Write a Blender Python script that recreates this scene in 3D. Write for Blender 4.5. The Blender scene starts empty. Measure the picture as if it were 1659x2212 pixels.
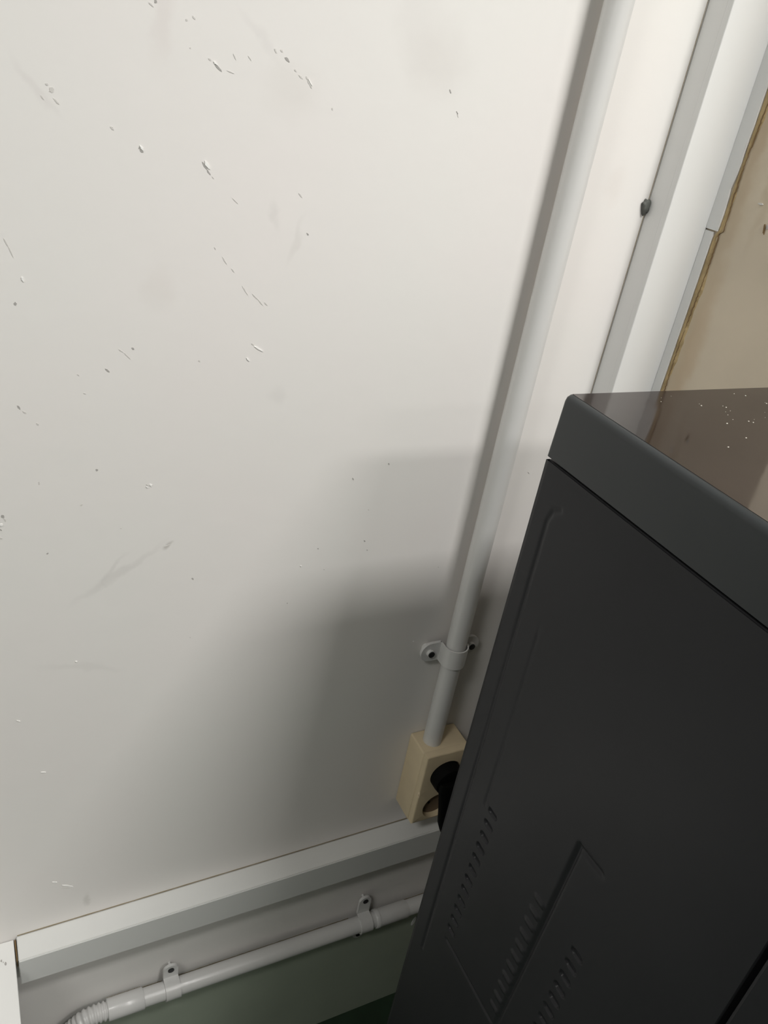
import bpy, bmesh, math, random
import numpy as np
from mathutils import Vector, Matrix
random.seed(7)
D = 0.75          # camera distance to the back wall (m)
H = 2.218 * D     # camera height above the floor
def P(x, y, z): return Vector((x * D, y * D, z * D + H))
C = bpy.context.scene.collection

# ------------------------------------------------------------------ camera
Fpx, CX, CY = 1750.0, 829.5, 1106.0
def unit(v): v = Vector(v); v.normalize(); return v
dn = unit((275 - CX, 4194 - CY, Fpx))
v = Vector((275 - CX, 4194 - CY)); m_ = v.length; u = v / m_
h0 = Vector((CX, CY)) - u * Fpx * Fpx / m_; d_ = Vector((u[1], -u[0]))
XV = h0 + d_ * ((4350 - h0[0]) / d_[0])
xd = unit((XV[0] - CX, XV[1] - CY, Fpx)); yd = dn.cross(xd)
if yd[2] < 0: yd = -yd
R3 = Matrix((xd, yd, -dn)).transposed()          # cam = R3 @ world
right, down, fwd = Vector(R3[0]), Vector(R3[1]), Vector(R3[2])
cam = bpy.data.cameras.new('camera'); co = bpy.data.objects.new('camera', cam); C.objects.link(co)
cam.sensor_fit = 'VERTICAL'; cam.sensor_height = 36; cam.lens = Fpx / 2212 * 36
cam.clip_start = 0.02
mw = Matrix((( right[0], -down[0], -fwd[0], 0), (right[1], -down[1], -fwd[1], 0), (right[2], -down[2], -fwd[2], 0), (0, 0, 0, 1)))
co.matrix_world = Matrix.Translation(P(0, -1, 0)) @ mw
bpy.context.scene.camera = co
def wall_pt(px, py, y=0.0):      # surveyed pixel -> point on the plane y (D units)
    r = R3.transposed() @ Vector((px - CX, py - CY, Fpx))
    t = (y + 1) / r[1]
    return Vector((r[0] * t, y, r[2] * t))

# ------------------------------------------------------------------ world, lamps, exposure
w = bpy.data.worlds.new('world'); bpy.context.scene.world = w; w.use_nodes = True
w.node_tree.nodes['Background'].inputs[0].default_value = (0.8, 0.85, 0.9, 1)
w.node_tree.nodes['Background'].inputs[1].default_value = 0.0
vs = bpy.context.scene.view_settings
vs.view_transform = 'Standard'; vs.look = 'None'; vs.gamma = 1; vs.exposure = 0.06; vs.use_curve_mapping = False
CEIL = 1.30
LAMPS = [(1.12, -1.34, 24.0), (1.12, -2.42, 15.5), (1.12, -3.5, 5.5), (-1.2, -1.34, 13.0)]  # last entry is an unseen left lamp added as fill
for lx, ly, pw in LAMPS:
    ld = bpy.data.lights.new('lamp_light', 'AREA'); ld.shape = 'RECTANGLE'; ld.size = 0.56; ld.size_y = 0.20
    ld.energy = pw; ld.color = (1.0, 0.985, 0.95)
    lo = bpy.data.objects.new('lamp_light', ld); C.objects.link(lo); lo.location = P(lx, ly, CEIL - 0.075)

ld = bpy.data.lights.new('right_fill', 'AREA'); ld.shape = 'RECTANGLE'; ld.size = 2.0; ld.size_y = 1.4; ld.energy = 13.5; ld.color = (0.93, 0.97, 1.0)  # unseen fill light added at the right, sized like a window
lo = bpy.data.objects.new('right_fill', ld); C.objects.link(lo); lo.location = P(4.12, -2.6, 0.2); lo.rotation_euler = (0, math.pi / 2, 0)

# ------------------------------------------------------------------ materials
def mat(name, col, rough=0.5, var=0.0, vscale=8, bump=0.0, bscale=60, spec=0.5, metal=0.0, rvar=0.0, coat=0.0, ior=1.5):
    m = bpy.data.materials.new(name); m.use_nodes = True
    nt = m.node_tree; b = nt.nodes['Principled BSDF']
    b.inputs['Base Color'].default_value = (*col, 1); b.inputs['Roughness'].default_value = rough
    b.inputs['Metallic'].default_value = metal; b.inputs['Specular IOR Level'].default_value = spec
    b.inputs['IOR'].default_value = ior; b.inputs['Coat Weight'].default_value = coat
    tc = nt.nodes.new('ShaderNodeTexCoord')
    if var or rvar:
        n = nt.nodes.new('ShaderNodeTexNoise'); n.inputs['Scale'].default_value = vscale; n.inputs['Detail'].default_value = 5
        nt.links.new(tc.outputs['Object'], n.inputs['Vector'])
        if var:
            r = nt.nodes.new('ShaderNodeValToRGB')
            r.color_ramp.elements[0].position = 0.3; r.color_ramp.elements[1].position = 0.7
            r.color_ramp.elements[0].color = (*[c * (1 - var) for c in col], 1)
            r.color_ramp.elements[1].color = (*[min(1, c * (1 + var)) for c in col], 1)
            nt.links.new(n.outputs['Fac'], r.inputs['Fac']); nt.links.new(r.outputs['Color'], b.inputs['Base Color'])
        if rvar:
            mr = nt.nodes.new('ShaderNodeMapRange'); mr.inputs['From Min'].default_value = .3; mr.inputs['From Max'].default_value = .7
            mr.inputs['To Min'].default_value = rough - rvar; mr.inputs['To Max'].default_value = rough + rvar
            nt.links.new(n.outputs['Fac'], mr.inputs['Value']); nt.links.new(mr.outputs['Result'], b.inputs['Roughness'])
    if bump:
        n2 = nt.nodes.new('ShaderNodeTexNoise'); n2.inputs['Scale'].default_value = bscale; n2.inputs['Detail'].default_value = 3
        nt.links.new(tc.outputs['Object'], n2.inputs['Vector'])
        bp = nt.nodes.new('ShaderNodeBump'); bp.inputs['Strength'].default_value = bump; bp.inputs['Distance'].default_value = 0.01
        nt.links.new(n2.outputs['Fac'], bp.inputs['Height']); nt.links.new(bp.outputs['Normal'], b.inputs['Normal'])
    return m

def stained(m, spots, base_in='Base Color'):
    """multiply the colour of m by soft stains: (x,y,z,rx,ry,rz,colour,strength) in object space, metres"""
    nt = m.node_tree; b = nt.nodes['Principled BSDF']
    src = b.inputs[base_in].links[0].from_socket if b.inputs[base_in].links else None
    tc = nt.nodes.new('ShaderNodeTexCoord')
    nz = nt.nodes.new('ShaderNodeTexNoise'); nz.inputs['Scale'].default_value = 30; nz.inputs['Detail'].default_value = 4
    nt.links.new(tc.outputs['Object'], nz.inputs['Vector'])
    mixv = nt.nodes.new('ShaderNodeVectorMath'); mixv.operation = 'MULTIPLY_ADD'
    mixv.inputs[1].default_value = (0.03,) * 3
    nt.links.new(nz.outputs['Color'], mixv.inputs[0]); nt.links.new(tc.outputs['Object'], mixv.inputs[2])
    for (x, y, z, rx, ry, rz, ang, col, st) in spots:
        mp = nt.nodes.new('ShaderNodeMapping'); mp.vector_type = 'TEXTURE'
        mp.inputs['Location'].default_value = (x + .015, y + .015, z + .015); mp.inputs['Scale'].default_value = (rx, ry, rz)
        mp.inputs['Rotation'].default_value = (0, ang, 0)
        nt.links.new(mixv.outputs[0], mp.inputs['Vector'])
        ln = nt.nodes.new('ShaderNodeVectorMath'); ln.operation = 'LENGTH'; nt.links.new(mp.outputs[0], ln.inputs[0])
        mr = nt.nodes.new('ShaderNodeMapRange'); mr.interpolation_type = 'SMOOTHSTEP'
        mr.inputs['From Min'].default_value = 0.15; mr.inputs['From Max'].default_value = 1
        mr.inputs['To Min'].default_value = st * .62; mr.inputs['To Max'].default_value = 0
        nt.links.new(ln.outputs['Value'], mr.inputs['Value'])
        mx = nt.nodes.new('ShaderNodeMix'); mx.data_type = 'RGBA'; mx.blend_type = 'MULTIPLY'
        nt.links.new(mr.outputs['Result'], mx.inputs['Factor'])
        if src: nt.links.new(src, mx.inputs['A'])
        else: mx.inputs['A'].default_value = b.inputs[base_in].default_value
        mx.inputs['B'].default_value = (*col, 1)
        src = mx.outputs['Result']
    nt.links.new(src, b.inputs[base_in])

M_wall = mat('wall_paint', (0.78, 0.757, 0.722), 0.6, var=0.022, vscale=3.0, bump=0.035, bscale=25, spec=0.35)
for n_ in M_wall.node_tree.nodes:
    if n_.type == 'VALTORGB': n_.color_ramp.elements[0].color = (.790, .757, .738, 1); n_.color_ramp.elements[1].color = (.776, .766, .740, 1)
def sp(px, py, rx, rz, ang, col, st):
    q = wall_pt(px, py); return (q[0] * D, 0, q[2] * D + H, rx, 1, rz, ang, col, st)
stained(M_wall, [sp(950, 135, .050, .045, .3, (.80, .77, .76), .45), sp(905, 40, .035, .05, 0, (.85, .83, .83), .35),
                 sp(632, 195, .035, .035, .2, (.84, .82, .80), .4), sp(352, 30, .012, .05, 0, (.85, .80, .80), .5),
                 sp(345, 625, .022, .03, 0, (.87, .84, .82), .4), sp(598, 858, .014, .016, 0, (.80, .80, .80), .4),
                 sp(258, 1240, .075, .006, -.62, (.75, .74, .74), .55), sp(250, 1228, .03, .004, -1.0, (.75, .74, .74), .5),
                 sp(362, 1180, .009, .004, -.4, (.5, .48, .46), .8), sp(186, 1942, .008, .016, .4, (.6, .6, .58), .6),
                 sp(640, 520, .005, .03, .35, (.8, .79, .78), .5), sp(75, 190, .035, .007, .9, (.85, .83, .84), .6),
                 sp(598, 458, .006, .02, -.3, (.78, .78, .78), .5), sp(565, 70, .04, .006, .85, (.85, .84, .85), .5),
                 sp(180, 1440, .06, .008, .25, (.82, .82, .81), .4), sp(1330, 400, .02, .03, 0, (.86, .82, .80), .4)])
M_white = mat('white_plastic', (0.765, 0.77, 0.765), 0.38, var=0.02, vscale=5)
M_conduit = mat('conduit_plastic', (0.655, 0.65, 0.64), 0.32, var=0.015, vscale=9, spec=.6, coat=.15)
M_htrunk = mat('trunking_plastic', (0.70, 0.705, 0.69), 0.42, var=0.03, vscale=4)
M_cream = mat('cream_plastic', (0.68, 0.565, 0.38), 0.5, var=0.04, vscale=30, bump=0.05, bscale=120)
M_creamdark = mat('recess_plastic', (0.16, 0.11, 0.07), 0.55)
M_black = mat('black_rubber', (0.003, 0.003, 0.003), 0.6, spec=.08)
M_screw = mat('screw_head', (0.012, 0.013, 0.014), 0.5)
M_chip = mat('bare_plaster', (0.40, 0.385, 0.37), 0.9)
M_chipmid = mat('scuffed_paint', (0.63, 0.61, 0.585), 0.8)
M_flake = mat('lifted_paint', (0.88, 0.87, 0.85), 0.6)
M_nib = mat('yellowed_paint', (0.64, 0.56, 0.44), 0.7, var=0.07, vscale=7, bump=0.12, bscale=14)
M_ochre = mat('old_caulk', (0.47, 0.35, 0.18), 0.7, var=0.28, vscale=45, bump=0.4, bscale=80)
M_crack = mat('crack_dirt_gap_shade', (0.20, 0.13, 0.06), 0.9)
M_dado = mat('dado_tone', (0.38, 0.43, 0.35), 0.45, var=0.06, vscale=6)
M_brownline = mat('brown_line_tone', (0.33, 0.28, 0.19), 0.9)
M_floor = mat('green_lino', (0.016, 0.035, 0.018), 0.5, var=0.2, vscale=20, bump=0.05)
M_ceil = mat('ceiling_paint', (0.8, 0.79, 0.77), 0.8)
M_side = mat('dark_metal', (0.023, 0.0235, 0.026), 0.36, var=0.08, vscale=6, bump=0.02, bscale=6, spec=.20)
M_lid = mat('dark_lid', (0.024, 0.028, 0.030), 0.34, var=0.08, vscale=6, spec=.42)
M_top = mat('gloss_top', (0.026, 0.019, 0.017), 0.07, var=0.15, vscale=9, bump=0.05, bscale=7, rvar=0.03, ior=1.56)
M_dust = mat('dust', (0.6, 0.57, 0.5), 0.9)
M_desk = mat('white_gloss_wood', (0.77, 0.77, 0.755), 0.45, var=0.015, vscale=8, bump=0.02)
M_metal = mat('grey_metal', (0.3, 0.3, 0.3), 0.4, metal=.8)
M_putty = mat('grey_putty', (0.10, 0.105, 0.095), 0.7, var=.3, vscale=200)
M_lampwhite = mat('lamp_body', (0.8, 0.8, 0.8), 0.5)

# ------------------------------------------------------------------ helpers
def tag(o, label=None, cat=None, group=None, kind=None):
    if label: o['label'] = label
    if cat: o['category'] = cat
    if group: o['group'] = group
    if kind: o['kind'] = kind
    return o
def thing(name, loc, label, cat, group=None):
    o = bpy.data.objects.new(name, None); C.objects.link(o); o.location = loc; o.empty_display_size = .05
    return tag(o, label, cat, group)
def world_loc(o):
    v = Vector((0, 0, 0))
    while o: v += o.location; o = o.parent
    return v
def obj(name, bm, m, parent=None, smooth=False, base=None):
    """bm in world metres -> one mesh object (origin at base or its own centre)"""
    me = bpy.data.meshes.new(name)
    vsx = [v.co for v in bm.verts]
    lo = Vector((min(v[i] for v in vsx) for i in range(3))); hi = Vector((max(v[i] for v in vsx) for i in range(3)))
    org = Vector(((lo[0] + hi[0]) / 2, (lo[1] + hi[1]) / 2, lo[2])) if base is None else Vector(base)
    bmesh.ops.translate(bm, verts=bm.verts, vec=-org)
    bm.normal_update(); bm.to_mesh(me); bm.free()
    me.materials.append(m)
    if smooth:
        for p in me.polygons: p.use_smooth = True
    o = bpy.data.objects.new(name, me); C.objects.link(o)
    if parent: o.parent = parent; o.location = org - world_loc(parent)
    else: o.location = org
    return o
def box(bm, a, b, bev=0.0, seg=2):
    a, b = Vector(a), Vector(b); lo = Vector(map(min, a, b)); hi = Vector(map(max, a, b))
    r = bmesh.ops.create_cube(bm, size=1)
    for v in r['verts']:
        v.co = Vector((lo[i] + (v.co[i] + .5) * (hi[i] - lo[i]) for i in range(3)))
    if bev:
        es = list({e for v in r['verts'] for e in v.link_edges})
        bmesh.ops.bevel(bm, geom=es, offset=bev, segments=seg, profile=.5, affect='EDGES')
    return bm
def B(): return bmesh.new()
def prism(bm, pts, vec):
    """extrude closed 3-D outline pts by vec"""
    a = [bm.verts.new(p) for p in pts]; b = [bm.verts.new(Vector(p) + Vector(vec)) for p in pts]
    n = len(a); bm.faces.new(a); bm.faces.new(b[::-1])
    for i in range(n): bm.faces.new((a[i], b[i], b[(i + 1) % n], a[(i + 1) % n]))
    bmesh.ops.recalc_face_normals(bm, faces=bm.faces)
def tube(bm, path, rad, n=24, caps=True):
    """sweep; rad number or list"""
    path = [Vector(p) for p in path]
    if not isinstance(rad, (list, tuple)): rad = [rad] * len(path)
    rings = []; up = None
    for i, p in enumerate(path):
        t = (path[min(i + 1, len(path) - 1)] - path[max(i - 1, 0)]).normalized()
        if up is None: up = t.orthogonal().normalized()
        up = (up - t * up.dot(t)).normalized(); s = t.cross(up)
        rings.append([bm.verts.new(p + (up * math.cos(2 * math.pi * k / n) + s * math.sin(2 * math.pi * k / n)) * rad[i]) for k in range(n)])
    for a, b in zip(rings, rings[1:]):
        for k in range(n): bm.faces.new((a[k], a[(k + 1) % n], b[(k + 1) % n], b[k]))
    if caps: bm.faces.new(rings[0][::-1]); bm.faces.new(rings[-1])
    bmesh.ops.recalc_face_normals(bm, faces=bm.faces)
def autosmooth(o, ang=35):
    me = o.data
    for p in me.polygons: p.use_smooth = True
    bm = bmesh.new(); bm.from_mesh(me)
    for e in bm.edges:
        if len(e.link_faces) == 2 and e.calc_face_angle(0) > math.radians(ang): e.smooth = False
    bm.to_mesh(me); bm.free(); return o
def struct(name, bm, m, label=None, smooth=False):
    return tag(obj(name, bm, m, None, smooth, base=(0, 0, 0)), label, kind='structure')

# ------------------------------------------------------------------ room shell
NX = 1.041                       # left face of the short return wall
XL, XR, YF = -3.2, 4.2, -5.6     # room limits (D units)
ZF, ZC = -2.218, CEIL
b = B(); box(b, P(XL, 0, ZF), P(XR, .2, ZC)); wall_back = struct('wall_back', b, M_wall, 'cream white painted wall with scratches and chipped paint behind everything')
b = B(); box(b, P(XL - .2, .2, ZF), P(XL, YF, ZC)); struct('wall_left', b, M_wall)
b = B(); box(b, P(XR, .2, ZF), P(XR + .2, YF, ZC)); struct('wall_right', b, M_wall)
b = B(); box(b, P(XL - .2, YF, ZF), P(XR + .2, YF - .2, ZC)); struct('wall_front', b, M_wall)
b = B(); box(b, P(XL - .2, .2, ZF - .1), P(XR + .2, YF - .2, ZF)); struct('floor', b, M_floor, 'dark green floor glimpsed under the pipe')
b = B(); box(b, P(XL - .2, .2, ZC), P(XR + .2, YF - .2, ZC + .1)); struct('ceiling', b, M_ceil)
# return wall at the right of the corner, yellowed paint
b = B(); box(b, P(NX + .002, 0, ZF), P(NX + .55, -.305, ZC))
for v in b.verts: pass
nib = struct('wall_return', b, M_nib, 'yellowed beige return wall right of the corner trunking')
zc = lambda z: z * D + H
stained(M_nib, [(NX * D, -.073 * D, zc(-.1), .5, .035, 1.2, 0, (.78, .70, .58), .75),
                (NX * D, -.090 * D, zc(.1), .5, .012, .3, 0, (.72, .60, .50), .6),
                (NX * D, -.10 * D, zc(-.35), .5, .02, .16, 0, (.80, .66, .50), .6),
                (NX * D, -.135 * D, zc(-.07), .5, .010, .10, 0, (.75, .7, .62), .6)])

# ------------------------------------------------------------------ paint chips and scratches on the back wall
CH = [ # x1 y1 x2 y2 width(px) tone: d dark, m mid, w lifted white
 (322,5,332,15,3,'m'),(334,0,339,6,4,'d'),(416,34,422,42,3,'m'),(401,41,405,45,3,'m'),(463,137,479,155,3.2,'d'),(461,133,470,141,2.5,'w'),(450,126,456,131,3,'m'),
 (490,152,506,159,2,'m'),(504,116,510,130,1.6,'m'),(536,120,543,131,2,'m'),(593,105,598,115,3,'m'),(606,107,611,113,3,'m'),(615,124,626,134,4,'d'),
 (636,150,641,155,2.5,'m'),(645,162,654,171,2.5,'m'),(661,165,665,172,3,'m'),(664,172,674,191,3.2,'m'),(666,171,674,186,1.6,'w'),(410,102,412,105,2.5,'m'),
 (98,180,104,184,3,'m'),(107,189,115,199,7,'m'),(115,212,128,226,2.5,'m'),(88,206,95,215,2,'m'),(238,273,246,281,4,'m'),(300,317,309,330,5,'d'),(301,314,310,325,4,'w'),
 (437,349,448,366,4,'d'),(442,347,453,366,5,'w'),(447,367,455,378,3.2,'d'),(458,381,462,386,2,'m'),(502,428,514,440,1.8,'m'),(645,417,653,427,2.2,'m'),
 (971,193,974,202,2.4,'d'),(986,240,989,247,2,'d'),(988,245,990,254,1.8,'m'),(717,233,719,238,2.5,'m'),
 (8,515,18,533,2,'m'),(18,533,29,556,2,'m'),(46,598,52,609,4,'w'),(32,652,34,660,4,'d'),(463,534,466,539,2.2,'m'),(480,555,490,571,1.6,'m'),(500,580,506,588,2,'m'),
 (523,618,536,638,1.8,'m'),(545,635,556,646,2.2,'m'),(556,645,568,660,1.8,'m'),(571,653,578,660,2,'m'),(284,751,290,755,4,'d'),(256,754,266,761,2,'m'),(268,762,282,776,1.8,'m'),
 (227,796,237,804,2.8,'d'),(167,808,171,812,2.2,'m'),(37,876,44,884,3,'d'),(49,888,57,893,2.5,'m'),(78,914,84,918,3.2,'m'),(180,849,186,851,2,'m'),(429,778,432,781,3,'m'),
 (543,742,549,746,2.2,'m'),(549,748,568,759,3,'w'),(532,773,539,780,2.4,'w'),(662,503,667,508,2.4,'d'),(207,1013,211,1017,4,'d'),(84,1040,85,1047,2.2,'m'),
 (316,1050,320,1053,4,'w'),(323,1046,328,1050,4,'w'),(315,1047,321,1050,2,'d'),(174,1093,178,1089,3.5,'m'),(4,1112,8,1119,5,'d'),(8,1119,13,1126,3,'m'),(0,1132,6,1136,6,'w'),(0,1143,4,1146,3,'d'),
 (0,1161,4,1165,4,'m'),(101,1197,104,1194,3,'d'),(355,1181,368,1177,4,'m'),(414,1248,418,1252,3,'d'),(260,1140,262,1142,2.2,'m'),
 (839,1000,841,1004,3,'d'),(761,1032,764,1037,3,'d'),(795,1100,797,1102,2,'m'),(786,1167,789,1170,3.4,'d'),(686,1184,688,1186,2.4,'d'),(792,1187,794,1189,2.4,'d'),
 (649,1221,651,1224,2.4,'w'),(699,1229,701,1231,2.4,'m'),(946,1224,948,1226,2.4,'m'),(1140,1019,1143,1023,2.6,'m'),(620,1302,621,1304,2.2,'d'),(892,1385,894,1386,2.5,'w'),
 (113,1905,124,1906,4,'w'),(134,1912,158,1915,5.5,'w'),(132,1917,152,1918,2,'m'),(88,1668,99,1668,3,'w'),(410,1376,412,1378,2,'m'),(163,1428,167,1430,3,'w'),(36,1556,44,1558,1.8,'w')]
TONE = dict(d=M_chip, m=M_chipmid, w=M_flake)
for (x1, y1, x2, y2, wd, t) in CH:
    p, q = wall_pt(x1, y1), wall_pt(x2, y2); dr = (q - p); L = max(dr.length, 1e-4); dr.normalize()
    nn = Vector((-dr[2], 0, dr[0])); hw = wd * .5 * .00064
    n = 6; top = []; bot = []
    for i in range(n + 1):
        f = i / n; a = hw * (math.sin(math.pi * f) ** .6 + .12) * random.uniform(.6, 1.15)
        c = p + (q - p) * f + nn * random.uniform(-.3, .3) * hw
        top.append(c + nn * a); bot.append(c - nn * a)
    out = [P(*c) for c in top + bot[::-1]]
    b = B(); prism(b, [c + Vector((0, .0003, 0)) for c in out], (0, -.0006 if t != 'w' else -.0010, 0))
    obj('paint_flake' if t == 'w' else 'paint_chip', b, TONE[t], wall_back)

# green-grey dado tone on the lowest part of the wall, thin brown lines along pipe and trunking
b = B(); box(b, P(XL, .001, ZF + .0005), P(NX + .002, -.0004, -1.815)); o = obj('dado_tone', b, M_dado, wall_back); o['label'] = 'grey-green wall below the pipe'
for pa, pb in (((XL - .001, 0, ZF + .0005), (XL + .0008, YF, -1.0)), ((XL, YF - .001, ZF + .0005), (XR, YF + .0008, -1.0)), ((XR + .001, 0, ZF + .0005), (XR - .0008, YF, -1.0))):
    b = B(); box(b, P(*pa), P(*pb)); obj('dado_tone', b, M_dado, wall_back)  # unseen walls darkened low down, added to cut bounce onto the appliance
def brown_strip(p, q, wd, axis):
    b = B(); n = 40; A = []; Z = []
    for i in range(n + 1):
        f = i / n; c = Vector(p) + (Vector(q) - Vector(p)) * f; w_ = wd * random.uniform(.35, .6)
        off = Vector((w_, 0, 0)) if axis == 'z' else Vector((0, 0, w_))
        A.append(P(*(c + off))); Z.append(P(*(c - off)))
    prism(b, [v + Vector((0, .0003, 0)) for v in A + Z[::-1]], (0, -.0007, 0)); obj('brown_line', b, M_brownline, wall_back)
for xa, xb in ((.140, .208), (.208, .252), (.283, .69), (.752, .90)): brown_strip((xa, 0, -1.7760 - (xa - .14) * .0135 + (.004 if xa < .2 else 0)), (xb, 0, -1.7760 - (xb - .14) * .0135 + (.004 if xa < .2 else 0)), .0065, 'x')
brown_strip((-.012, 0, -1.4755), (.80, 0, -1.4665), .0026, 'x')
brown_strip((.9530, 0, -.60), (.9530, 0, .35), .0009, 'z')

# ------------------------------------------------------------------ vertical corner trunking
TX0, TX1, TY = .9535, 1.0425, -.0475
t = thing('cable_trunking', P((TX0 + TX1) / 2, 0, -1.463), 'tall white plastic cable trunking standing in the wall corner', 'trunking')
b = B(); box(b, P(TX0 + .001, -.001, -1.463), P(TX1, -.036, ZC - .001), .0006); obj('base', b, M_white, t)
b = B(); box(b, P(TX0, -.036, -1.463), P(TX1, TY, ZC - .001), .0012); obj('cover', b, M_white, t)
# narrow strips on the return wall, joined at the seam
t = thing('corner_strip', P(NX, -.06, -.155), 'upper white flat strip on the return wall, its edge ragged with old paint', 'strip')
ys = []; 
zz = np.linspace(-.1555, ZC - .001, 120)
b = B(); out = [P(NX + .002, -.0478, zz[0]), P(NX + .002, -.0478, zz[-1])]
for z in zz[::-1]:
    e = -.0714 + random.uniform(-.0006, .0006)
    if -.02 - .10 < z < -.055: e += .0016 * math.sin((z + .12) * 60) + random.uniform(-.0010, .0012)
    out.append(P(NX + .002, e, z))
prism(b, out, (-.0028, 0, 0)); obj('strip_face', b, M_white, t)
t = thing('corner_strip', P(NX, -.06, -1.46), 'lower white flat strip on the return wall, narrower than the one above', 'strip')
b = B(); box(b, P(NX + .002, -.0478, -1.46), P(NX - .0012, -.0652, -.158), .0005); obj('strip_face', b, M_white, t)
# caulk bead + crack
cb = B(); out = []; inn = []
zz = np.linspace(-1.4, ZC - .01, 260)
for z in zz:
    base = -.0655 if z < -.157 else -.0716
    wdt = .0105 + .0035 * math.sin(z * 17) + .002 * math.sin(z * 51 + 1) + random.uniform(-.0012, .0012)
    inn.append(P(NX + .002, base, z)); out.append(P(NX + .002, base - wdt, z))
vi = [cb.verts.new(p + Vector((-.0003, 0, 0))) for p in inn]; vm = [cb.verts.new((p + q) / 2 + Vector((-.0012 - random.random() * .0006, 0, 0))) for p, q in zip(inn, out)]; vo = [cb.verts.new(p + Vector((.0002, 0, 0))) for p in out]
for i in range(len(zz) - 1):
    cb.faces.new((vi[i], vm[i], vm[i + 1], vi[i + 1])); cb.faces.new((vm[i], vo[i], vo[i + 1], vm[i + 1]))
bmesh.ops.recalc_face_normals(cb, faces=cb.faces)
caulk = obj('caulk_bead', cb, M_ochre, nib, smooth=True)
cb = B(); pts = []; pts2 = []
for i, z in enumerate(np.linspace(-.46, .12, 170)):
    base = -.0655 if z < -.157 else -.0716
    c = base - .0085 - .0022 * math.sin(z * 23) + random.uniform(-.0008, .0008)
    wv = .0007 * (0.25 + abs(math.sin(z * 37 + 2))) ; pts.append(P(NX + .0018, c + wv, z)); pts2.append(P(NX + .0018, c - wv, z))
a = [cb.verts.new(p + Vector((-.0014, 0, 0))) for p in pts]; c2 = [cb.verts.new(p + Vector((-.0014, 0, 0))) for p in pts2]
for i in range(len(a) - 1): cb.faces.new((a[i], a[i + 1], c2[i + 1], c2[i]))
r = bmesh.ops.extrude_face_region(cb, geom=cb.faces[:]); bmesh.ops.translate(cb, verts=[g for g in r['geom'] if isinstance(g, bmesh.types.BMVert)], vec=(.0010, 0, 0))
bmesh.ops.recalc_face_normals(cb, faces=cb.faces)
obj('caulk_crack', cb, M_crack, nib)
def nibchip(y, z, ly, lz, m):
    b = B(); pts = []
    for k in range(9):
        an = k / 9 * 2 * math.pi; rr = random.uniform(.7, 1.1)
        pts.append(P(NX + .0022, y + math.cos(an) * ly * rr + math.sin(an) * lz * .25, z + math.sin(an) * lz * rr))
    prism(b, pts, (-.0012, 0, 0)); obj('paint_chip', b, m, nib)
nibchip(-.1505, -.134, .0018, .008, M_crack); nibchip(-.129, -.1035, .005, .0016, M_chipmid); nibchip(-.154, -.13, .002, .004, M_chip)

# small grey lump where trunking meets the wall
t = B(); pts = []
bmesh.ops.create_icosphere(t, subdivisions=3, radius=1)
for v_ in t.verts:
    n_ = v_.co.normalized(); k = 1 + .18 * math.sin(n_[0] * 7 + n_[2] * 5)
    v_.co = P(.9485, -.003, -.1385) + Vector((n_[0] * .0056 * k, n_[1] * .0040, n_[2] * .0085 * k * (1.2 if n_[2] < 0 else .8)))
    if v_.co.y > 0: v_.co.y = 0
tag(obj('filler_lump', t, M_putty, None, True), 'small dark grey lump of filler wedged beside the corner trunking', 'filler')

# ------------------------------------------------------------------ horizontal trunking
t = thing('cable_trunking', P(.5, 0, -1.545), 'long white horizontal cable trunking running low along the back wall', 'trunking')
x0, x1 = -.0135, 1.036
def ht(y, zt0, zt1, zb, y0, m, name):
    b = B(); prism(b, [P(x0, y0, zb), P(x0, y, zb), P(x0, y, zt0), P(x0, y0, zt0)], (0, 0, 0.0)) if 0 else None
    vv = [b.verts.new(P(*q)) for q in ((x0, y0, zb), (x0, y, zb), (x0, y, zt0), (x0, y0, zt0), (x1, y0, zb), (x1, y, zb), (x1, y, zt1), (x1, y0, zt1))]
    for f in ((0, 1, 2, 3), (7, 6, 5, 4), (0, 4, 5, 1), (1, 5, 6, 2), (2, 6, 7, 3), (3, 7, 4, 0)): b.faces.new([vv[i] for i in f])
    bmesh.ops.recalc_face_normals(b, faces=b.faces)
    bmesh.ops.bevel(b, geom=b.edges[:], offset=.0009, segments=2, affect='EDGES')
    return obj(name, b, m, t)
ht(-.0490, -1.4768, -1.4658, -1.5440, -.0008, M_htrunk, 'base')
ht(-.0512, -1.4765, -1.4655, -1.5445, -.0489, M_htrunk, 'cover')

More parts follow.
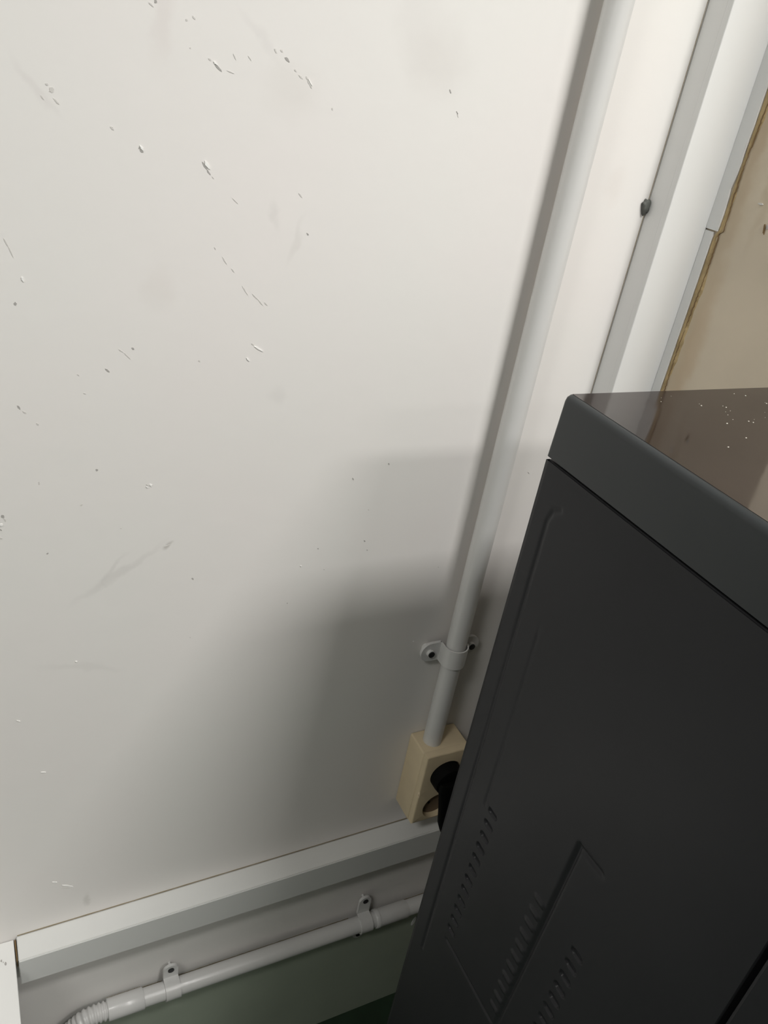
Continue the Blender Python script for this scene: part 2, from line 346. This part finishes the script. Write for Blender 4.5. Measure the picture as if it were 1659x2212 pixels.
# ------------------------------------------------------------------ conduits
PR = .0192
def saddle(parent_axis, cx, cz, yc, half, wid, label, name='conduit_clip', flat=False):
    """spacer saddle around a pipe. axis 'z': vertical pipe; 'x': horizontal pipe. local frame (s across, a along, y)."""
    def W(s, a, y): return P(cx + s, y, cz + a) if parent_axis == 'z' else P(cx + a, y, cz + s)
    t = thing(name, W(0, 0, 0), label, 'clip')
    r = PR + (.0026 if flat else .0056); hw = wid / 2
    b = B(); prof = []
    for k in range(17):
        an = math.pi * k / 16
        prof.append((-math.cos(an) * r, yc - math.sin(an) * r))
    inner = [(s * (r - .0028) / r, yc + (y - yc) * (r - .0028) / r) for s, y in prof]
    ft = -.014
    prof = [(-r, ft)] + prof + [(r, ft)]; inner = [(-(r - .0028), ft)] + inner + [(r - .0028, ft)]
    rings = []
    for a in (-hw, hw): rings.append(([b.verts.new(W(s, a, y)) for s, y in prof], [b.verts.new(W(s, a, y)) for s, y in inner]))
    (o0, i0), (o1, i1) = rings; n = len(prof)
    for k in range(n - 1):
        b.faces.new((o0[k], o0[k + 1], o1[k + 1], o1[k])); b.faces.new((i0[k], i1[k], i1[k + 1], i0[k + 1]))
        b.faces.new((o0[k], i0[k], i0[k + 1], o0[k + 1])); b.faces.new((o1[k], o1[k + 1], i1[k + 1], i1[k]))
    for k in (0, n - 1): b.faces.new((o0[k], o1[k], i1[k], i0[k]))
    bmesh.ops.recalc_face_normals(b, faces=b.faces)
    st = autosmooth(obj('strap', b, M_conduit, t))
    for sg in (-1, 1):
        b = B(); pts = []
        for k in range(13):
            an = -math.pi / 2 + math.pi * k / 12
            pts.append(W(sg * (half - .001 + math.cos(an) * hw * .95), math.sin(an) * hw, -.0175))
        pts = [W(sg * (r - .002), -hw, -.0175)] + pts + [W(sg * (r - .002), hw, -.0175)]
        prism(b, pts, (0, .0045, 0)); tb = obj('foot', b, M_conduit, t)
        # spacer under the foot down to the wall
        b = B(); tube(b, [W(sg * half, 0, 0), W(sg * half, 0, -.0125)], (.0028 if flat else .0095) * D, 16); obj('spacer', b, M_conduit, tb)
        yz = -.0177 if flat else -.0235
        if not flat: b = B(); tube(b, [W(sg * half, 0, -.0175), W(sg * half, 0, -.0235)], .0078 * D, 20); obj('screw_collar', b, M_conduit, tb)
        b = B(); tube(b, [W(sg * half, 0, yz + .0003), W(sg * half, 0, yz - .0017)], .0064 * D, 20); sc = obj('screw', b, M_screw, tb); sc['label'] = 'black recessed screw head'
    return t

YC = -.0315
t = thing('conduit', P(.7780, YC, -1.193), 'white round plastic conduit rising vertically from the cream socket', 'conduit')
b = B(); tube(b, [P(.7780, YC, -1.195), P(.7780, YC, -1.0), P(.7780, YC, 0), P(.7780, YC, ZC - .001)], PR * D, 40)
autosmooth(obj('pipe', b, M_conduit, t))
saddle('z', .7780, -.962, YC, .0452, .042, 'white plastic saddle clip with two dark screws holding the vertical conduit')

t = thing('conduit', P(.5, -.03, -1.766), 'white round plastic conduit running horizontally below the trunking', 'conduit')
zl, zr = -1.7610, -1.7730
def zp(x): return zl + (zr - zl) * (x - .14) / .89
b = B(); tube(b, [P(x, -.03, zp(x)) for x in (.15, .4, .7, 1.03)], .0186 * D, 32); autosmooth(obj('pipe', b, M_conduit, t))
b = B(); tube(b, [P(x, -.03, zp(x)) for x in (.1365, .138, .2065, .208)], [.0205 * D, .0215 * D, .0215 * D, .0205 * D], 32); autosmooth(obj('coupling', b, M_conduit, t), 50)
b = B(); tube(b, [P(x, -.03, zp(x)) for x in (.742, .744, .752, .753, .826, .828)], [.0205 * D, .0218 * D, .0218 * D, .0206 * D, .0206 * D, .02 * D], 32); autosmooth(obj('coupling', b, M_conduit, t), 50)
# corrugated flexible tail
path = []; rad = []
ctrl = [Vector((.139, -.03, -1.761)), Vector((.085, -.032, -1.768)), Vector((.035, -.038, -1.835)), Vector((.022, -.04, -1.98)), Vector((.022, -.04, -2.10)), Vector((.022, -.04, -2.217))]
def cr(p0, p1, p2, p3, f): return .5 * ((2 * p1) + (p2 - p0) * f + (2 * p0 - 5 * p1 + 4 * p2 - p3) * f * f + (3 * p1 - p0 - 3 * p2 + p3) * f ** 3)
dense = []
for i in range(len(ctrl) - 1):
    q = [ctrl[max(i - 1, 0)], ctrl[i], ctrl[i + 1], ctrl[min(i + 2, len(ctrl) - 1)]]
    for k in range(90): dense.append(cr(*q, k / 90))
dense.append(ctrl[-1])
acc = 0; prev = dense[0]; last = -1
for p in dense:
    acc += (p - prev).length; prev = p
    if acc - last >= .0016 or last < 0:
        path.append(P(*p)); rad.append((.0178 + .0021 * math.cos(acc / .0088 * 2 * math.pi)) * D); last = acc
b = B(); tube(b, path, rad, 24); o = obj('flexible_tail', b, M_conduit, t, smooth=True); o['label'] = 'ribbed flexible conduit end'
saddle('x', .2665, zp(.2665), -.03, .0455, .031, 'white saddle clip on the horizontal conduit, the one nearer the white cabinet', flat=True)
saddle('x', .716, zp(.716), -.03, .0630, .030, 'white saddle clip on the horizontal conduit, the one nearer the dark appliance', flat=True)

# small white sliver beside the machine
b = B(); pts = []
for k in range(12):
    an = k / 12 * 2 * math.pi; pts.append(P(.889 + math.cos(an) * .0045 + math.sin(an) * .003, -.001, -1.893 + math.sin(an) * .016))
prism(b, pts, (0, -.0012, 0)); 
for v_ in b.verts: v_.co.y += .0004
tag(obj('plastic_offcut', b, M_white), 'tiny white plastic sliver stuck on the wall beside the dark appliance', 'offcut')

# ------------------------------------------------------------------ socket box and plug
bx0, bx1, bz0, bz1, bd = .7455, .8460, -1.3845, -1.1900, -.0735
t = thing('wall_socket', P((bx0 + bx1) / 2, 0, bz0), 'cream surface-mounted double power socket under the vertical conduit', 'socket')
# body as a shell with two round recesses in the front plate
b = B(); box(b, P(bx0 - .002, -.0005, bz0 - .002), P(bx1 + .002, -.060, bz1), .0030, 3); autosmooth(obj('back_box', b, M_cream, t), 40)
def plate_with_holes(x0, x1, z0, z1, yf, yb, holes):
    b = B(); n = 32
    # split vertically so each cell has one hole
    zs = [z0] + [(holes[i][1] + holes[i + 1][1]) / 2 for i in range(len(holes) - 1)] + [z1]
    for (hx, hz, hr), za, zb in zip(holes, zs, zs[1:]):
        def rectpt(an):
            c, s = math.cos(an), math.sin(an); ks = []
            if c > 1e-9: ks.append((x1 - hx) / c)
            if c < -1e-9: ks.append((x0 - hx) / c)
            if s > 1e-9: ks.append((zb - hz) / s)
            if s < -1e-9: ks.append((za - hz) / s)
            k = min(ks); return (hx + c * k, hz + s * k)
        angs = sorted([2 * math.pi * k / n for k in range(n)] + [math.atan2(z - hz, x - hx) % (2 * math.pi) for x in (x0, x1) for z in (za, zb)])
        o = [b.verts.new(P(rectpt(a)[0], yf, rectpt(a)[1])) for a in angs]
        i_ = [b.verts.new(P(hx + math.cos(a) * hr, yf, hz + math.sin(a) * hr)) for a in angs]
        j_ = [b.verts.new(P(hx + math.cos(a) * hr * .97, yb, hz + math.sin(a) * hr * .97)) for a in angs]
        ob = [b.verts.new(P(rectpt(a)[0], yb, rectpt(a)[1])) for a in angs]
        m = len(angs)
        for k in range(m):
            k2 = (k + 1) % m
            b.faces.new((o[k], o[k2], i_[k2], i_[k])); b.faces.new((i_[k], i_[k2], j_[k2], j_[k])); b.faces.new((o[k], ob[k], ob[k2], o[k2]))
    bmesh.ops.remove_doubles(b, verts=b.verts, dist=1e-6); bmesh.ops.recalc_face_normals(b, faces=b.faces); b.normal_update()
    return b
b = plate_with_holes(bx0, bx1, bz0, bz1, bd, -.0585, [(.800, -1.3455, .0345), (.800, -1.2500, .0345)])
es = [e for e in b.edges if all(abs(v.co.y - bd * D) < 1e-6 and (min(abs(v.co.x - bx0 * D), abs(v.co.x - bx1 * D)) < 1e-6 or min(abs(v.co.z - bz0 * D - H), abs(v.co.z - bz1 * D - H)) < 1e-6) for v in e.verts) and len({round(abs(f.normal.y)) for f in e.link_faces}) > 1]
bmesh.ops.bevel(b, geom=es, offset=.0028, segments=3, profile=.5, affect='EDGES')
fp = autosmooth(obj('face_plate', b, M_cream, t), 50)
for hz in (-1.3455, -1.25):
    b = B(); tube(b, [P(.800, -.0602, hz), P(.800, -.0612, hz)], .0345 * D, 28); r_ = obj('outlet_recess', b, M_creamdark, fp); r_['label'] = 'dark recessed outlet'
    for dx in (-.0095, .0095):
        b = B(); tube(b, [P(.800 + dx * 1.4, -.0613, hz), P(.800 + dx * 1.4, -.0618, hz)], .0032 * D, 12); obj('pin_hole', b, M_black, fp)
# plug
t = thing('power_plug', P(.800, -.09, -1.29), 'black right-angle power plug pushed into the cream socket', 'plug')
b = B(); tube(b, [P(.798, y, -1.25) for y in (-.0640, -.088, -.0985, -.1015)], [.0338 * D, .0338 * D, .0325 * D, .028 * D], 36); autosmooth(obj('plug_disc', b, M_black, t))
b = B()
pa = [((.800), -.100, -1.243, .030, .016), (.801, -.104, -1.262, .031, .017), (.804, -.1045, -1.295, .027, .0165), (.807, -.1045, -1.330, .0235, .0155), (.810, -.1045, -1.362, .021, .0145), (.814, -.1045, -1.388, .015, .012), (.817, -.1045, -1.405, .009, .009)]
rings = []
for (x, y, z, rx, ry) in pa:
    rings.append([b.verts.new(P(x + math.cos(a) * rx, y + math.sin(a) * ry, z)) for a in [2 * math.pi * k / 20 for k in range(20)]])
for r0, r1 in zip(rings, rings[1:]):
    for k in range(20): b.faces.new((r0[k], r0[(k + 1) % 20], r1[(k + 1) % 20], r1[k]))
b.faces.new(rings[0]); b.faces.new(rings[-1][::-1]); bmesh.ops.recalc_face_normals(b, faces=b.faces)
autosmooth(obj('grip', b, M_black, t), 50)
b = B(); tube(b, [P(.817, -.1045, -1.40), P(.825, -.107, -1.45), P(.85, -.12, -1.53), P(.89, -.15, -1.66), P(.93, -.19, -1.86), P(.95, -.22, -2.1), P(.96, -.25, -2.205)], .0055 * D, 12); obj('cord', b, M_black, t, True)
for dx in (-.0133, .0133):
    b = B(); tube(b, [P(.800 + dx, -.0618, -1.25), P(.800 + dx, -.066, -1.25)], .003 * D, 10); obj('pin', b, M_metal, t)

# ------------------------------------------------------------------ white cabinet at lower left
cx0, cx1, cyf = -.85, -.0185, -.30
t = thing('cabinet', P((cx0 + cx1) / 2, cyf / 2, ZF), 'low white painted cabinet against the wall left of the horizontal trunking', 'cabinet')
b = B(); box(b, P(cx0, -.0012, -1.518), P(cx1, cyf, -1.482), .0012); top = obj('top_panel', b, M_desk, t)
b = B(); box(b, P(cx1 - .03, -.06, ZF + .0005), P(cx1 - .004, cyf + .02, -1.518)); obj('side_panel', b, M_desk, t)
b = B(); box(b, P(cx0 + .03, -.06, ZF + .0005), P(cx0 + .004, cyf + .02, -1.518)); obj('side_panel', b, M_desk, t)
b = B(); box(b, P(cx0 + .03, -.06, ZF + .0005), P(cx1 - .03, -.075, -1.518)); obj('back_panel', b, M_desk, t)
for k in (0, 1):
    xa = cx0 + .032 + k * .385; b = B(); box(b, P(xa, cyf + .022, ZF + .06), P(xa + .38, cyf + .045, -1.524), .001); dr_ = obj('door', b, M_desk, t)
    b = B(); xh = xa + (.35 if k == 0 else .03); tube(b, [P(xh, cyf + .022, -1.66), P(xh, cyf + .002, -1.66)], .009 * D, 16); obj('knob', b, M_metal, dr_)
for (px, py, s) in ((3, 2076, 2.2), (12, 2082, 3.0), (7, 2079, 1.2)):
    r = R3.transposed() @ Vector((px - CX, py - CY, Fpx)); k = -1.482 / r[2]; q = Vector((r[0] * k, -1 + r[1] * k, 0))
    b = B(); pts = [P(q[0] + math.cos(a) * s * .0006 * random.uniform(.6, 1.1), q[1] + math.sin(a) * s * .0011, -1.4822) for a in [2 * math.pi * i / 8 for i in range(8)]]
    prism(b, pts, (0, 0, .0007)); obj('paint_chip', b, M_chip, top)
# dark sliver between cabinet top and trunking: gap shadow painted as brown colour
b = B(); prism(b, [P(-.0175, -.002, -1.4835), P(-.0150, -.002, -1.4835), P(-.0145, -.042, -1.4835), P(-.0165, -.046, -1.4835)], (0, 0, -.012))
o = obj('gap_shade', b, M_crack, t); o['label'] = 'dark brown sliver painted as shade in the gap beside the trunking'

# ------------------------------------------------------------------ the tall dark appliance
MX, MB_, MF = .6027, -.327, -.790
MW = .80; MT, ML = -.3007, -.3785
t = thing('appliance', P(MX + MW / 2, -.58, ZF), 'tall dark charcoal appliance with glossy top and vented ribbed side', 'appliance')
b = B(); box(b, P(MX + .004, MB_, ZF + .035), P(MX + MW, MF, -.384), .0015); obj('body', b, M_side, t)
b = B(); box(b, P(MX + .0015, MF - .006, ZF + .05), P(MX + MW, MF - .075, -.386), .003); dr_ = obj('door', b, M_side, t)
b = B(); tube(b, [P(MX + .66, MF - .075, -.9), P(MX + .66, MF - .105, -.92), P(MX + .66, MF - .105, -1.3), P(MX + .66, MF - .075, -1.32)], .012 * D, 14); obj('handle', b, M_metal, dr_, True)
for fx in (MX + .05, MX + MW - .05):
    for fy in (MB_ - .05, MF + .04):
        b = B(); tube(b, [P(fx, fy, ZF + .0005), P(fx, fy, ZF + .037)], .022 * D, 16); obj('foot', b, M_black, t)
# lid with draft, rounded top edge, glossy top skin
lx0, lx1, ly0, ly1 = MX - .0015, MX + MW + .002, MB_ + .0005, MF - .078
b = B(); prof = [(0, ML), (.0022, MT - .008), (.0034, MT - .0035), (.0062, MT - .0008), (.0105, MT)]
rings = []
for ins, z in prof: 
    ri = [] ; rc = .006
    for (cxx, cyy, a0) in ((lx1 - ins, ly0 - ins * .35, 0), (lx0 + ins, ly0 - ins * .35, 90), (lx0 + ins, ly1 + ins, 180), (lx1 - ins, ly1 + ins, 270)):
        sx = -1 if cxx > (lx0 + lx1) / 2 else 1; sy = -1 if cyy > (ly0 + ly1) / 2 else 1
        for k in range(6):
            an = math.radians(a0 + 90 * k / 5); ri.append(b.verts.new(P(cxx + sx * rc + math.cos(an) * rc, cyy + sy * rc + math.sin(an) * rc, z)))
    rings.append(ri)
for r0, r1 in zip(rings, rings[1:]):
    n = len(r0)
    for k in range(n): b.faces.new((r0[k], r0[(k + 1) % n], r1[(k + 1) % n], r1[k]))
b.faces.new(rings[0][::-1]); b.faces.new(rings[-1]); bmesh.ops.recalc_face_normals(b, faces=b.faces)
lid = autosmooth(obj('lid', b, M_lid, t), 60)
b = B(); ins = .0108; box(b, P(lx0 + ins, ly0 - .0042, MT - .002), P(lx1 - ins, ly1 + ins, MT + .0004)); tp = obj('top_surface', b, M_top, t); tp['label'] = 'glossy reflective brown-black top, a little dusty'
b = B()
for k in range(46):
    yy = random.uniform(-.345, -.62); xx = random.uniform(MX + .06, MX + .38)
    if k < 20: q = None; yy = -.40 + random.uniform(-.035, .035); xx = .80 + random.uniform(-.04, .09)
    r_ = bmesh.ops.create_icosphere(b, subdivisions=1, radius=random.choice((.0003, .0003, .0004, .0007)))
    s = P(xx, yy, MT + .0005)
    for v_ in r_['verts']: v_.co = Vector((v_.co.x * random.uniform(.8, 1.5), v_.co.y, v_.co.z * .6)) + s
tag(obj('dust', b, M_dust, tp), kind='stuff')
# pressed side panel as fine height field (depth in metres; + = outwards / -x)
def depth(y, z):
    h = 0.0
    def gr(dist, w=.0035, d=.0016):
        return -d * math.exp(-(dist / w) ** 2) if dist < w * 3 else 0
    def seg(y, z, a, c):
        ax, ay = a; bx_, by = c; tt = max(0, min(1, ((y - ax) * (bx_ - ax) + (z - ay) * (by - ay)) / ((bx_ - ax) ** 2 + (by - ay) ** 2)))
        return math.hypot(y - ax - tt * (bx_ - ax), z - ay - tt * (by - ay))
    for a, c in (((-.3585, -.452), (-.3610, -1.30)), ((-.3585, -.452), (-.364, -.436)), ((-.364, -.436), (-.376, -.428))): h = min(h, gr(seg(y, z, a, c), .0030, .0013))
    h = min(h, gr(seg(y, z, (-.4000, -.59), (-.4010, -.90)), .0028, .0009))
    h = min(h, gr(seg(y, z, (-.5712, -.781), (-.5490, -1.30)), .0038, .0030)); h = min(h, gr(seg(y, z, (-.5712, -.781), (-.612, -.779)), .0030, .0022))
    if -.562 < y < -.408 and -1.205 < z < -.86: h += .0007 * min(1, (z + 1.205) / .004, (-.408 - y) / .01, (y + .562) / .01, (-.86 - z) / .03)
    h = min(h, gr(seg(y, z, (-.41, -1.2065), (-.548, -1.2065)), .003, .0014))
    for n_, y0, z0, sl in ((12, -.4212, -.897, .026), (14, -.6255, -.917, .030)):
        k = round((z0 - z) / .0255); 
        if 0 <= k < n_:
            zc_ = z0 - k * .0255; yc_ = y0 + sl * (z0 - zc_)
            dd = max(abs(y - yc_) - .0050, 0); q = math.hypot(dd, z - zc_)
            if q < .0052: h = -.0055 * min(1, (.0052 - q) / .0011)
    k = round((-.945 - z) / .0255)
    if -1 <= k < 10:
        zc_ = -.945 - k * .0255; yc_ = -.5461 + .02 * (-.945 - zc_)
        dd = max(abs(y - yc_) - .006, 0); q = math.hypot(dd, z - zc_)
        if q < .006: h += .0016 * (1 - (q / .006) ** 2)
    return h
def steps(a, b_, s): n = max(1, int(round(abs(b_ - a) / s))); return list(np.linspace(a, b_, n + 1))[:-1]
ysl = steps(MB_ - .001, -.35, .006) + steps(-.35, -.645, .00165) + steps(-.645, MF, .01) + [MF]
zsl = steps(-.384, -.42, .01) + steps(-.42, -.50, .003) + steps(-.50, -.765, .01) + steps(-.765, -.885, .003) + steps(-.885, -1.275, .00135) + steps(-1.275, -1.31, .004) + steps(-1.31, ZF + .035, .04) + [ZF + .035]
verts = []; faces = []; ny, nz = len(ysl), len(zsl)
org = P(MX, -.56, ZF + .035)
for z in zsl:
    for y in ysl:
        q = P(MX, y, z); verts.append((q[0] - depth(y, z) - org[0], q[1] - org[1], q[2] - org[2]))
for j in range(nz - 1):
    for i in range(ny - 1):
        a = j * ny + i; faces.append((a, a + 1, a + ny + 1, a + ny))
nb = len(verts)   # flange back to the body
for (i, z) in [(0, z) for z in zsl]: q = P(MX + .006, ysl[0], z); verts.append((q[0] - org[0], q[1] - org[1], q[2] - org[2]))
for j in range(nz - 1): faces.append((j * ny, (j + 1) * ny, nb + j + 1, nb + j))
me = bpy.data.meshes.new('side_panel'); me.from_pydata(verts, [], faces); me.materials.append(M_side); me.update()
bm_ = bmesh.new(); bm_.from_mesh(me); bmesh.ops.recalc_face_normals(bm_, faces=bm_.faces)
bm_.faces.ensure_lookup_table()
if bm_.faces[0].normal.x > 0: bmesh.ops.reverse_faces(bm_, faces=bm_.faces)
bm_.to_mesh(me); bm_.free()
for p in me.polygons: p.use_smooth = True
sp_ = bpy.data.objects.new('side_panel', me); C.objects.link(sp_); sp_.parent = t; sp_.location = org - world_loc(t)
# dark slot liners
first = None
for n_, y0, z0, sl in ((12, -.4212, -.897, .026), (14, -.6255, -.917, .030)):
    for k in range(n_):
        z = z0 - k * .0255; y = y0 + sl * (z0 - z)
        if first is None:
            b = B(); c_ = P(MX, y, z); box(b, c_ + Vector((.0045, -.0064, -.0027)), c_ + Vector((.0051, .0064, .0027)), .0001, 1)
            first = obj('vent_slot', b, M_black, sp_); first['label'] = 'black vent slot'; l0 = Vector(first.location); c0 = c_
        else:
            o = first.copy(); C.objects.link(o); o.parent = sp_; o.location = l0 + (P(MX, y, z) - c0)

# ------------------------------------------------------------------ window frame added around the right fill light (out of frame)
t = tag(thing('added_window_1', P(XR, -2.6, -.75), 'white window frame added around the unseen fill light at the right', 'window'), kind='structure'); del t['category']
for (a, c) in (((-3.97, -.80), (-1.23, -.73)), ((-3.97, 1.13), (-1.23, 1.2)), ((-3.97, -.73), (-3.90, 1.13)), ((-1.30, -.73), (-1.23, 1.13)), ((-2.62, -.73), (-2.58, 1.13))):
    b = B(); box(b, P(XR - .001, a[0], a[1]), P(XR - .05, c[0], c[1]), .002); obj('added_window_frame', b, M_desk, t)
# ------------------------------------------------------------------ ceiling lamps (out of frame), the left one added as fill
for i, (lx, ly, pw) in enumerate(LAMPS):
    t = thing('ceiling_lamp', P(lx, ly, CEIL - .06), 'white rectangular ceiling lamp, %s to the back wall' % ('nearest', 'middle one', 'farthest', 'added as unseen fill at the left, nearest')[i], 'lamp', 'row of ceiling lamps')
    b = B(); box(b, P(lx - .42, ly - .16, CEIL - .06), P(lx + .42, ly + .16, CEIL - .001), .003); obj('housing', b, M_lampwhite, t)
